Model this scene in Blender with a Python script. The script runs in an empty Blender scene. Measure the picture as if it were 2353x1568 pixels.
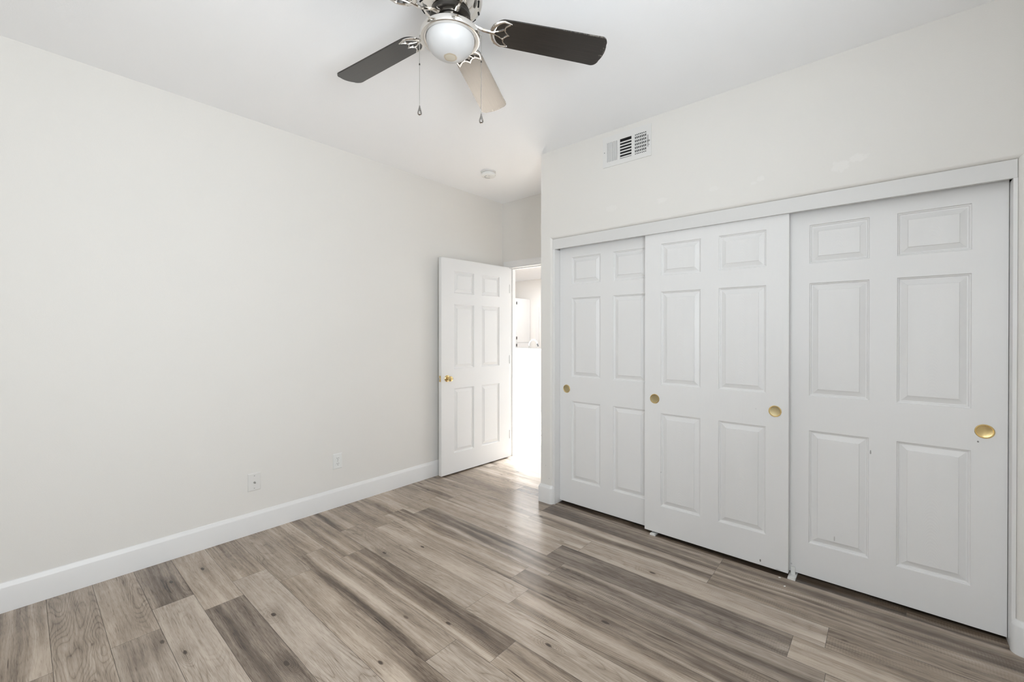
import bpy, bmesh, math, random
from mathutils import Vector, Matrix

random.seed(7)
SC = bpy.context.scene
COL = SC.collection
PI = math.pi

# ------------------------------------------------------------------ camera
YAW, PITCH, ROLL = math.radians(41.0893), math.radians(-0.2163), math.radians(0.038)
fw = Vector((-math.sin(YAW) * math.cos(PITCH), math.cos(YAW) * math.cos(PITCH), math.sin(PITCH)))
rt = Vector((math.cos(YAW), math.sin(YAW), 0))
up = rt.cross(fw)
r2 = rt * math.cos(ROLL) + up * math.sin(ROLL)
u2 = up * math.cos(ROLL) - rt * math.sin(ROLL)
cam_data = bpy.data.cameras.new('camera')
cam_data.sensor_width = 36.0
cam_data.lens = 36.0 * 988.1033 / 2353.0
cam_data.shift_y = -(784.0 - 768.936) / 2353.0
cam_data.clip_start = 0.02
cam = bpy.data.objects.new('camera', cam_data)
COL.objects.link(cam)
cam.matrix_world = Matrix(((r2.x, u2.x, -fw.x, 3.1696), (r2.y, u2.y, -fw.y, 0.0),
                           (r2.z, u2.z, -fw.z, 1.3318), (0, 0, 0, 1)))
SC.camera = cam

# ------------------------------------------------------------------ world, lights, exposure
SC.view_settings.view_transform = 'Standard'
SC.view_settings.look = 'None'
SC.view_settings.gamma = 1.0
SC.view_settings.use_curve_mapping = False
SC.view_settings.exposure = 0.15
world = bpy.data.worlds.new('world')
SC.world = world
world.use_nodes = True
wn = world.node_tree.nodes
wn['Background'].inputs['Color'].default_value = (0.80, 0.90, 1.0, 1)
wn['Background'].inputs['Strength'].default_value = 1.0
SC.cycles.max_bounces = 14
SC.cycles.diffuse_bounces = 10
SC.cycles.glossy_bounces = 6
SC.cycles.use_denoising = True
SC.cycles.sample_clamp_indirect = 10.0


def area(name, loc, size, size_y, direction, power, color=(1, 1, 1), spread=180):
    l = bpy.data.lights.new(name, 'AREA')
    l.shape = 'RECTANGLE'
    l.size, l.size_y = size, size_y
    l.energy = power
    l.color = color
    l.spread = math.radians(spread)
    o = bpy.data.objects.new(name, l)
    COL.objects.link(o)
    o.location = loc
    o.rotation_euler = Vector(direction).to_track_quat('-Z', 'Z').to_euler()
    return o


# daylight: bedroom window (right wall), then unseen fills added for the closet, hall and kitchen
area('window_light', (3.93, 0.22, 1.50), 1.10, 1.15, (-1, -0.32, 0.55), 76, (0.91, 0.96, 1.0))
area('rear_fill', (2.65, -0.62, 1.55), 1.50, 1.20, (0.1, 1, -0.4), 13, (0.91, 0.96, 1.0))  # added fill for the closet's right end; the rear window is made up
area('hall_side_fill', (2.05, 5.60, 1.25), 2.40, 2.10, (-1, 0, 0), 30, (0.91, 0.96, 1.0))  # unseen side fill added to brighten the room beyond the doorway
area('hall_floor_fill', (-0.95, 4.80, 2.70), 2.8, 1.6, (0, 0, -1), 540, (0.85, 0.93, 1.0), 66)  # added downward fill that whitens the hall floor; the ceiling stays closed

area('kitchen_fill', (-3.0, 7.4, 2.70), 1.6, 1.6, (0, 0, -1), 40, (0.96, 0.98, 1.0))  # added fill that lightens the far kitchen, not a known lamp

# ------------------------------------------------------------------ measurements (metres)
H = 2.74
YC, YD = 2.717, 3.467           # closet wall plane, entry wall plane
XC = 1.105                      # corner of the closet block
XR, YB = 3.80, -0.45            # right wall, rear wall
OL, OR, OT = 1.210, 3.578, 2.058  # drywall opening of the closet

# ------------------------------------------------------------------ node helpers


class NT:
    def __init__(self, name):
        self.m = bpy.data.materials.new(name)
        self.m.use_nodes = True
        self.t = self.m.node_tree
        self.b = self.t.nodes['Principled BSDF']

    def n(self, typ, **kw):
        nd = self.t.nodes.new(typ)
        ins = kw.pop('ins', {})
        for k, v in kw.items():
            setattr(nd, k, v)
        for k, v in ins.items():
            self.put(nd.inputs[k], v)
        return nd

    def put(self, sock, v):
        if isinstance(v, bpy.types.NodeSocket):
            self.t.links.new(v, sock)
        else:
            sock.default_value = v

    def math(self, op, a, b=None, c=None, clamp=False):
        nd = self.n('ShaderNodeMath', operation=op, use_clamp=clamp)
        for i, v in enumerate((a, b, c)):
            if v is not None:
                self.put(nd.inputs[i], v)
        return nd.outputs[0]

    def mix(self, fac, a, b, blend='MIX'):
        nd = self.n('ShaderNodeMix', data_type='RGBA', blend_type=blend)
        self.put(nd.inputs[0], fac)
        self.put(nd.inputs[6], a)
        self.put(nd.inputs[7], b)
        return nd.outputs[2]

    def ramp(self, fac, stops, interp='LINEAR'):
        nd = self.n('ShaderNodeValToRGB')
        nd.color_ramp.interpolation = interp
        el = nd.color_ramp.elements
        while len(el) < len(stops):
            el.new(0.5)
        for e, (p, c) in zip(el, stops):
            e.position = p
            e.color = c if len(c) == 4 else (*c, 1)
        self.put(nd.inputs[0], fac)
        return nd.outputs[0]

    def noise(self, vec, scale, detail=2.0, rough=0.5, dist=0.0):
        nd = self.n('ShaderNodeTexNoise')
        self.put(nd.inputs['Vector'], vec)
        nd.inputs['Scale'].default_value = scale
        nd.inputs['Detail'].default_value = detail
        nd.inputs['Roughness'].default_value = rough
        nd.inputs['Distortion'].default_value = dist
        return nd.outputs['Fac']

    def comb(self, x, y, z):
        nd = self.n('ShaderNodeCombineXYZ')
        for i, v in enumerate((x, y, z)):
            self.put(nd.inputs[i], v)
        return nd.outputs[0]

    def sep(self, v):
        nd = self.n('ShaderNodeSeparateXYZ')
        self.put(nd.inputs[0], v)
        return nd.outputs

    def bump(self, h, strength, dist):
        nd = self.n('ShaderNodeBump')
        self.put(nd.inputs['Height'], h)
        nd.inputs['Strength'].default_value = strength
        nd.inputs['Distance'].default_value = dist
        self.t.links.new(nd.outputs[0], self.b.inputs['Normal'])

    def set(self, **kw):
        names = dict(col='Base Color', rough='Roughness', metal='Metallic', spec='Specular IOR Level',
                     ior='IOR', trans='Transmission Weight', coat='Coat Weight', coatr='Coat Roughness')
        for k, v in kw.items():
            s = self.b.inputs[names[k]]
            if k == 'col' and not isinstance(v, bpy.types.NodeSocket) and len(v) == 3:
                v = (*v, 1)
            self.put(s, v)

    def spots(self, col, spots):
        """marks with a shape of their own: (x, y, z, rx, rz, colour, strength), object coordinates"""
        obj = self.n('ShaderNodeTexCoord').outputs['Object']
        nz = self.noise(obj, 55.0, 3.0, 0.6)
        for (x, y, z, rx, rz, c, s) in spots:
            p = self.sep(obj)
            dx = self.math('DIVIDE', self.math('SUBTRACT', p[0], x), rx)
            dz = self.math('DIVIDE', self.math('SUBTRACT', p[2], z), rz)
            r = self.math('SQRT', self.math('ADD', self.math('MULTIPLY', dx, dx), self.math('MULTIPLY', dz, dz)))
            r = self.math('ADD', r, self.math('MULTIPLY', self.math('SUBTRACT', nz, 0.5), 1.6))
            f = self.math('MULTIPLY', self.math('MULTIPLY', self.math('SUBTRACT', 1.0, r), 4.0, clamp=True), s)
            col = self.mix(f, col, (*c, 1))
        return col


def simple(name, col, rough=0.5, metal=0.0, spec=0.5):
    k = NT(name)
    nz = k.noise(k.n('ShaderNodeTexCoord').outputs['Object'], 35.0, 2.0)
    k.set(col=k.mix(k.math('MULTIPLY', nz, 0.10), (*col, 1), (*[c * 0.85 for c in col], 1)),
          rough=rough, metal=metal, spec=spec)
    return k.m


WALL = (0.722, 0.706, 0.676)
TRIM = (0.745, 0.742, 0.737)


def wall_paint(name, col, spots=(), bump=0.12, scale=260.0):
    k = NT(name)
    obj = k.n('ShaderNodeTexCoord').outputs['Object']
    base = k.mix(k.noise(obj, 1.3, 2.0), (*col, 1), (*[c * 0.985 for c in col], 1))
    if spots:
        base = k.spots(base, spots)
    k.set(col=base, rough=0.62, spec=0.25)
    k.bump(k.noise(obj, scale, 3.0, 0.55), bump, 0.004)
    return k.m


PATCH = (0.775, 0.760, 0.735)
M_WALL = wall_paint('wall_paint', WALL)
M_CLOSETWALL = wall_paint('closet_wall_paint', WALL, [
    (2.989, 0, 2.172, .040, .030, PATCH, .55), (3.06, 0, 2.195, .040, .022, PATCH, .6),
    (2.637, 0, 2.191, .022, .016, PATCH, .5), (2.600, 0, 2.175, .018, .012, PATCH, .4),
    (2.08, 0, 2.185, .034, .020, PATCH, .45), (1.72, 0, 2.20, .045, .022, PATCH, .35),
    (2.391, 0, 2.19, .03, .015, PATCH, .3),
    (1.152, 0, 0.29, .0035, .004, (.40, .38, .36), .6), (1.186, 0, 0.195, .004, .0035, (.35, .33, .31), .7)])
M_CEIL = wall_paint('ceiling_paint', (0.898, 0.905, 0.918), bump=0.10, scale=190.0)
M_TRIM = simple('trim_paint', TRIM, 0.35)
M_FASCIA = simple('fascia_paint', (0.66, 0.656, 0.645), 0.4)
M_HALL = wall_paint('hall_paint', (0.80, 0.785, 0.765))


def door_paint(name, grain, spots=()):
    k = NT(name)
    uv = k.n('ShaderNodeUVMap', uv_map='grain').outputs[0]
    p = k.sep(uv)
    obj = k.n('ShaderNodeTexCoord').outputs['Object']
    base = k.mix(k.noise(obj, 2.0, 2.0), (*TRIM, 1), (*[c * 0.985 for c in TRIM], 1))
    if spots:
        base = k.spots(base, spots)
    k.set(col=base, rough=0.38, spec=0.45)
    if grain:
        wob = k.noise(k.comb(k.math('MULTIPLY', p[0], 9.0), k.math('MULTIPLY', p[1], 3.0), 0.0), 1.0, 3.0)
        arch = k.math('ADD', p[1], k.math('MULTIPLY', k.math('MULTIPLY', p[0], p[0]), 55.0))
        arch = k.math('ADD', k.math('MULTIPLY', arch, 190.0), k.math('MULTIPLY', wob, 14.0))
        rings = k.math('POWER', k.math('ABSOLUTE', k.math('SINE', arch)), 0.6)
        fib = k.noise(k.comb(k.math('MULTIPLY', p[0], 260.0), k.math('MULTIPLY', p[1], 9.0), 0.0), 1.0, 2.0)
        far = k.math('GREATER_THAN', k.math('ABSOLUTE', p[0]), 0.11)
        h = k.mix(far, k.math('ADD', k.math('MULTIPLY', rings, 0.7), k.math('MULTIPLY', fib, 0.3)), fib)
        k.bump(h, grain, 0.002)
    else:
        k.bump(k.noise(obj, 120.0, 2.0), 0.03, 0.002)
    return k.m


DARK = (.10, .09, .08)
M_DOOR = door_paint('entry_door_paint', 0)
M_CDOOR_L = door_paint('left_closet_door_paint', 0.06)
M_CDOOR_M = door_paint('middle_closet_door_paint', 0.30, [
    (.684, 0, .045, .005, .010, DARK, .9), (.772, 0, .024, .016, .003, (.45, .44, .43), .7),
    (.11, 0, .42, .003, .004, (.4, .4, .4), .6), (.66, 0, .90, .004, .006, (.6, .6, .6), .6)])
M_CDOOR_R = door_paint('right_closet_door_paint', 0.14, [
    (.364, 0, .736, .0035, .012, (.25, .24, .23), .8), (.22, 0, .256, .003, .013, (.35, .34, .33), .6),
    (.730, 0, .850, .003, .004, DARK, .8), (.03, 0, .06, .004, .005, (.4, .4, .4), .6)])


def metal(name, col, rough, streak=0.0):
    k = NT(name)
    obj = k.n('ShaderNodeTexCoord').outputs['Object']
    nz = k.noise(obj, 60.0, 3.0)
    k.set(col=k.mix(k.math('MULTIPLY', nz, 0.25), (*col, 1), (*[c * 0.8 for c in col], 1)), metal=1.0,
          rough=k.math('ADD', rough, k.math('MULTIPLY', nz, streak)))
    return k.m


M_NICKEL = metal('polished_nickel', (0.78, 0.75, 0.71), 0.07, 0.05)
M_DARKMETAL = metal('dark_metal', (0.09, 0.085, 0.08), 0.25, 0.1)
M_BRASS = metal('polished_brass', (0.78, 0.60, 0.30), 0.16, 0.08)
M_BRASSDULL = metal('aged_brass', (0.52, 0.43, 0.25), 0.33, 0.10)
M_PENDANT = metal('smoked_nickel', (0.42, 0.40, 0.38), 0.10, 0.05)
M_CHAIN = metal('chain_metal', (0.45, 0.44, 0.42), 0.3, 0.1)
M_WHITEPL = simple('white_plastic', (0.75, 0.755, 0.74), 0.4)
M_CREAMPL = simple('pale_plastic', (0.70, 0.69, 0.67), 0.4)
M_VENTMETAL = simple('vent_enamel', (0.70, 0.695, 0.68), 0.4)
M_BLACK = simple('black_void', (0.012, 0.012, 0.012), 0.7, 0.0, 0.2)
M_GREY = simple('grey_plastic', (0.36, 0.36, 0.35), 0.5)
M_DARK = simple('dark_slot', (0.05, 0.05, 0.05), 0.6)
M_COUNTER = simple('white_counter', (0.82, 0.82, 0.81), 0.3)
M_CABINET = simple('cabinet_paint', (0.80, 0.80, 0.80), 0.4)
M_FAUCET = metal('brushed_faucet', (0.80, 0.80, 0.79), 0.3, 0.1)
M_CHIP = simple('paint_chip', (0.85, 0.84, 0.80), 0.6)
M_CLEARNYLON = simple('nylon', (0.72, 0.72, 0.70), 0.35)


def glass_mat():
    k = NT('frosted_glass')
    obj = k.n('ShaderNodeTexCoord').outputs['Object']
    p = k.sep(obj)
    r = k.math('SQRT', k.math('ADD', k.math('MULTIPLY', p[0], p[0]), k.math('MULTIPLY', p[1], p[1])))
    nz = k.noise(obj, 70.0, 3.0)
    r = k.math('ADD', r, k.math('MULTIPLY', k.math('SUBTRACT', nz, 0.5), 0.008))
    stain = k.ramp(k.math('MULTIPLY', r, 20.0), [(0.0, (.50, .46, .37)), (0.36, (.50, .46, .38)),
                                               (0.47, (.42, .34, .23)), (0.56, (.54, .54, .54)), (1, (.54, .54, .54))])
    k.set(col=stain, rough=0.32, spec=0.5)
    k.b.inputs['Subsurface Weight'].default_value = 0.1
    k.b.inputs['Subsurface Radius'].default_value = (0.02, 0.02, 0.02)
    return k.m


M_GLASS = glass_mat()


def blade_mat(name, worn):
    k = NT(name)
    uv = k.n('ShaderNodeUVMap', uv_map='blade').outputs[0]
    p = k.sep(uv)          # u along (0 root .. 1 tip), v across (-1 .. 1)
    g = k.noise(k.comb(k.math('MULTIPLY', p[0], 3.0), k.math('MULTIPLY', p[1], 30.0), 0.0), 1.0, 4.0, 0.6)
    col = k.ramp(g, [(0.25, (.018, .014, .011)), (0.75, (.034, .027, .022))])
    if worn:
        nz = k.noise(k.comb(k.math('MULTIPLY', p[0], 45.0), k.math('MULTIPLY', p[1], 9.0), 0.3), 1.0, 4.0, 0.7)
        edge = k.math('SUBTRACT', k.math('MULTIPLY', p[1], -1.0), 0.94)
        edge = k.math('ADD', k.math('MULTIPLY', edge, 3.0), k.math('SUBTRACT', nz, 0.52))
        tip = k.math('ADD', k.math('MULTIPLY', k.math('SUBTRACT', p[0], 0.975), 4.0), k.math('SUBTRACT', nz, 0.60))
        dust = k.math('MULTIPLY', k.math('MAXIMUM', edge, tip), 4.0, clamp=True)
        col = k.mix(k.math('MULTIPLY', dust, 0.7), col, (.30, .26, .22, 1))
    k.set(col=col, rough=0.34, spec=0.1, coat=1.0, coatr=0.16)
    k.b.inputs['Coat IOR'].default_value = 1.46
    k.b.inputs['Coat Tint'].default_value = (0.94, 0.98, 1.0, 1)
    return k.m


M_BLADE = blade_mat('dark_wood_blade', False)
M_BLADEWORN = blade_mat('worn_dark_wood_blade', True)


def floor_mat():
    k = NT('wood_plank')
    uv = k.n('ShaderNodeUVMap', uv_map='plank').outputs[0]
    at = k.n('ShaderNodeAttribute', attribute_name='plank_tone')
    tone, seed, fig_amt = [k.sep(at.outputs['Color'])[i] for i in range(3)]
    hue = at.outputs['Alpha']
    kn = k.n('ShaderNodeAttribute', attribute_name='plank_knot')
    ku, kv, kamt = [k.sep(kn.outputs['Color'])[i] for i in range(3)]
    p = k.sep(uv)
    u, v = p[0], p[1]            # metres along the plank and across it
    sz = k.math('MULTIPLY', seed, 37.0)
    band_amt = k.math('SUBTRACT', 1.0, fig_amt)

    def co(su, sv, off=0.0, vv=None):
        return k.comb(k.math('MULTIPLY', u, su), k.math('MULTIPLY', vv or v, sv), k.math('ADD', sz, off))
    warp = k.math('MULTIPLY', k.math('SUBTRACT', k.noise(co(1.5, 3.0, 4.0), 1.0, 2.0), 0.5), 0.07)
    v2 = k.math('ADD', v, warp)
    # broad light and dark bands along the plank
    band = k.noise(co(0.55, 15.0, 0.0, v2), 1.0, 1.5, 0.45)
    cloud = k.noise(co(3.5, 10.0, 9.0), 1.0, 3.0, 0.6)
    streak = k.noise(co(2.0, 95.0, 3.0, v2), 1.0, 4.0, 0.65)
    streak2 = k.noise(co(1.4, 38.0, 7.0, v2), 1.0, 2.0, 0.5)
    fibre = k.noise(co(26.0, 520.0, 1.0), 1.0, 2.0, 0.6)
    # knot: dark oval core with rings that the figure bends around
    du = k.math('MULTIPLY', k.math('SUBTRACT', u, ku), 0.42)
    dv = k.math('SUBTRACT', v, kv)
    kd = k.math('SQRT', k.math('ADD', k.math('MULTIPLY', du, du), k.math('MULTIPLY', dv, dv)))
    kd = k.math('ADD', kd, k.math('MULTIPLY', k.math('SUBTRACT', k.noise(co(9.0, 28.0, 5.0), 1.0, 2.0), 0.5), 0.012))
    core = k.math('MULTIPLY', k.ramp(k.math('MULTIPLY', kd, 10.0), [(0.045, (1, 1, 1)), (0.085, (0, 0, 0))]), k.math('MINIMUM', kamt, 1.0))
    halo = k.math('MULTIPLY', k.ramp(k.math('MULTIPLY', kd, 10.0), [(0.06, (1, 1, 1)), (0.60, (0, 0, 0))], 'EASE'), kamt)
    # cathedral figure: thin dark contour lines of a smooth field
    field = k.math('ADD', k.math('MULTIPLY', v, 20.0), k.math('MULTIPLY', k.noise(co(1.5, 8.0, 6.0), 1.0, 1.5, 0.4), 30.0))
    field = k.math('ADD', field, k.math('MULTIPLY', k.math('MULTIPLY', halo, k.math('SUBTRACT', 0.06, kd)), 150.0))
    line = k.math('SUBTRACT', 1.0, k.math('POWER', k.math('ABSOLUTE', k.math('SINE', k.math('MULTIPLY', field, 2.6))), 0.20))
    figmask = k.ramp(k.noise(co(1.3, 7.0, 12.0), 1.0, 1.0), [(0.42, (0, 0, 0)), (0.62, (1, 1, 1))])
    figmask = k.math('MAXIMUM', figmask, halo)
    line = k.math('MULTIPLY', k.math('MULTIPLY', line, figmask), k.math('ADD', 0.25, k.math('MULTIPLY', fig_amt, 0.75)))
    # saw marks across the grain
    saw = k.math('SINE', k.math('ADD', k.math('MULTIPLY', u, 640.0), k.math('MULTIPLY', k.noise(co(9.0, 40.0, 2.0), 1.0), 9.0)))
    sawmask = k.ramp(k.noise(co(2.2, 12.0, 15.0), 1.0, 2.0), [(0.50, (0, 0, 0)), (0.66, (1, 1, 1))])
    # cracks: long thin dark streaks
    crack = k.ramp(k.noise(co(3.4, 62.0, 20.0, v2), 1.0, 1.0, 0.4), [(0.72, (0, 0, 0)), (0.79, (1, 1, 1))])
    crackmask = k.ramp(k.noise(co(1.5, 5.0, 25.0), 1.0, 1.0), [(0.45, (0, 0, 0)), (0.60, (1, 1, 1))])
    val = k.math('ADD', k.math('MULTIPLY', tone, 0.75), 0.14)
    val = k.math('ADD', val, k.math('MULTIPLY', k.math('MULTIPLY', k.math('SUBTRACT', band, 0.5), 1.35), k.math('ADD', 0.18, k.math('MULTIPLY', band_amt, 0.82))))
    val = k.math('ADD', val, k.math('MULTIPLY', k.math('SUBTRACT', cloud, 0.5), 0.46))
    val = k.math('ADD', val, k.math('MULTIPLY', k.math('SUBTRACT', streak, 0.5), 0.48))
    val = k.math('ADD', val, k.math('MULTIPLY', k.math('SUBTRACT', fibre, 0.5), 0.30))
    val = k.math('ADD', val, k.math('MULTIPLY', k.math('SUBTRACT', streak2, 0.5), k.math('ADD', 0.12, k.math('MULTIPLY', band_amt, 0.40))))
    val = k.math('SUBTRACT', val, k.math('MULTIPLY', line, 0.42))
    val = k.math('ADD', val, k.math('MULTIPLY', k.math('MULTIPLY', saw, sawmask), 0.028))
    val = k.math('SUBTRACT', val, k.math('MULTIPLY', k.math('MULTIPLY', crack, crackmask), 0.40))
    pore = k.ramp(k.noise(co(13.0, 300.0, 31.0), 1.0, 2.0, 0.5), [(0.57, (0, 0, 0)), (0.70, (1, 1, 1))])
    val = k.math('SUBTRACT', val, k.math('MULTIPLY', pore, 0.16))
    val = k.math('SUBTRACT', val, k.math('MULTIPLY', halo, 0.09))
    val = k.math('SUBTRACT', val, k.math('MULTIPLY', core, 0.55))
    col = k.ramp(val, [(0.0, (.060, .043, .031)), (0.20, (.145, .109, .080)), (0.42, (.295, .233, .178)),
                       (0.66, (.480, .397, .318)), (1.0, (.655, .565, .470))])
    col = k.mix(k.math('MULTIPLY', hue, 0.8), col, k.mix(1.0, col, (.94, 1.0, 1.10, 1), 'MULTIPLY'))
    k.set(col=col, rough=k.math('ADD', 0.19, k.math('MULTIPLY', streak, 0.10)), spec=0.5)
    hgt = k.math('ADD', k.math('MULTIPLY', streak, 0.6), k.math('MULTIPLY', fibre, 0.4))
    k.bump(hgt, 0.035, 0.0015)
    return k.m


M_FLOOR = floor_mat()
M_SEAM = simple('plank_seam', (0.05, 0.042, 0.036), 0.7, 0.0, 0.2)

# ------------------------------------------------------------------ mesh helpers


def bm_new():
    return bmesh.new()


def bx(bm, x0, x1, y0, y1, z0, z1):
    v = [bm.verts.new(p) for p in ((x0, y0, z0), (x1, y0, z0), (x1, y1, z0), (x0, y1, z0),
                                   (x0, y0, z1), (x1, y0, z1), (x1, y1, z1), (x0, y1, z1))]
    for f in ((0, 3, 2, 1), (4, 5, 6, 7), (0, 1, 5, 4), (1, 2, 6, 5), (2, 3, 7, 6), (3, 0, 4, 7)):
        bm.faces.new([v[i] for i in f])


def bevel(bm, w, seg=2):
    bmesh.ops.bevel(bm, geom=list(bm.edges), offset=w, segments=seg, affect='EDGES', profile=0.5)


def obj(name, bm, mat, parent=None, smooth=False, loc=None, rot=None):
    bmesh.ops.recalc_face_normals(bm, faces=bm.faces)
    me = bpy.data.meshes.new(name)
    bm.to_mesh(me)
    bm.free()
    for m in (mat if isinstance(mat, (list, tuple)) else [mat]):
        me.materials.append(m)
    if smooth:
        for p in me.polygons:
            p.use_smooth = True
        me.set_sharp_from_angle(angle=math.radians(35))
    o = bpy.data.objects.new(name, me)
    COL.objects.link(o)
    if parent:
        o.parent = parent
    if loc:
        o.location = loc
    if rot:
        o.rotation_euler = rot
    return o


def tag(o, label, cat, group=None, kind=None):
    o['label'] = label
    o['category'] = cat
    if group:
        o['group'] = group
    if kind:
        o['kind'] = kind
    return o


def thing(name, label, cat, loc=(0, 0, 0), rot=(0, 0, 0), group=None, kind=None):
    o = bpy.data.objects.new(name, None)
    o.empty_display_size = 0.05
    COL.objects.link(o)
    o.location = loc
    o.rotation_euler = rot
    return tag(o, label, cat, group, kind)


def struct(name, bm, mat, label, cat, smooth=False):
    return tag(obj(name, bm, mat, smooth=smooth), label, cat, kind='structure')


def lathe(bm, prof, n=48, c=(0, 0, 0), axis='Z'):
    def P(r, h, a):
        x, y = r * math.cos(a), r * math.sin(a)
        if axis == 'Z':
            return (c[0] + x, c[1] + y, c[2] + h)
        if axis == 'Y':
            return (c[0] + x, c[1] + h, c[2] + y)
        return (c[0] + h, c[1] + x, c[2] + y)
    rings = []
    for r, h in prof:
        if r < 1e-6:
            rings.append([bm.verts.new(P(0, h, 0))])
        else:
            rings.append([bm.verts.new(P(r, h, 2 * PI * i / n)) for i in range(n)])
    for a, b in zip(rings, rings[1:]):
        for i in range(n):
            j = (i + 1) % n
            if len(a) == 1 and len(b) == 1:
                continue
            if len(a) == 1:
                bm.faces.new((a[0], b[i], b[j]))
            elif len(b) == 1:
                bm.faces.new((a[i], a[j], b[0]))
            else:
                bm.faces.new((a[i], a[j], b[j], b[i]))


def tube(bm, pts, rad, n=8, cap=True):
    pts = [Vector(p) for p in pts]
    rads = rad if isinstance(rad, (list, tuple)) else [rad] * len(pts)
    rings = []
    ref = Vector((0, 0, 1))
    for i, p in enumerate(pts):
        d = (pts[min(i + 1, len(pts) - 1)] - pts[max(i - 1, 0)]).normalized()
        s = d.cross(ref)
        if s.length < 1e-3:
            s = d.cross(Vector((1, 0, 0)))
        s.normalize()
        t = s.cross(d)
        rings.append([bm.verts.new(p + (s * math.cos(2 * PI * k / n) + t * math.sin(2 * PI * k / n)) * rads[i])
                      for k in range(n)])
    for a, b in zip(rings, rings[1:]):
        for k in range(n):
            bm.faces.new((a[k], a[(k + 1) % n], b[(k + 1) % n], b[k]))
    if cap:
        bm.faces.new(rings[0])
        bm.faces.new(rings[-1][::-1])


def sweep(bm, path, prof, left=True):
    """profile (offset from the path line, z) swept along a floor path with mitred turns"""
    P = [Vector((x, y)) for x, y in path]
    rings = []
    for i, p in enumerate(P):
        d0 = (P[i] - P[i - 1]).normalized() if i > 0 else (P[1] - P[0]).normalized()
        d1 = (P[i + 1] - P[i]).normalized() if i < len(P) - 1 else d0
        n0 = Vector((-d0.y, d0.x)) if left else Vector((d0.y, -d0.x))
        n1 = Vector((-d1.y, d1.x)) if left else Vector((d1.y, -d1.x))
        m = (n0 + n1)
        m = m / max(0.2, m.dot(n0))
        rings.append([bm.verts.new((p.x + m.x * o, p.y + m.y * o, z)) for o, z in prof])
    k = len(prof)
    for a, b in zip(rings, rings[1:]):
        for i in range(k):
            bm.faces.new((a[i], a[(i + 1) % k], b[(i + 1) % k], b[i]))
    bm.faces.new(rings[0])
    bm.faces.new(rings[-1][::-1])


def prism(bm, poly, axis, a, b):
    """extrude a 2D polygon between a and b along an axis"""
    def P(p, h):
        return {'X': (h, p[0], p[1]), 'Y': (p[0], h, p[1]), 'Z': (p[0], p[1], h)}[axis]
    A = [bm.verts.new(P(p, a)) for p in poly]
    B = [bm.verts.new(P(p, b)) for p in poly]
    bm.faces.new(A[::-1])
    bm.faces.new(B)
    n = len(poly)
    for i in range(n):
        bm.faces.new((A[i], A[(i + 1) % n], B[(i + 1) % n], B[i]))


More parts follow.
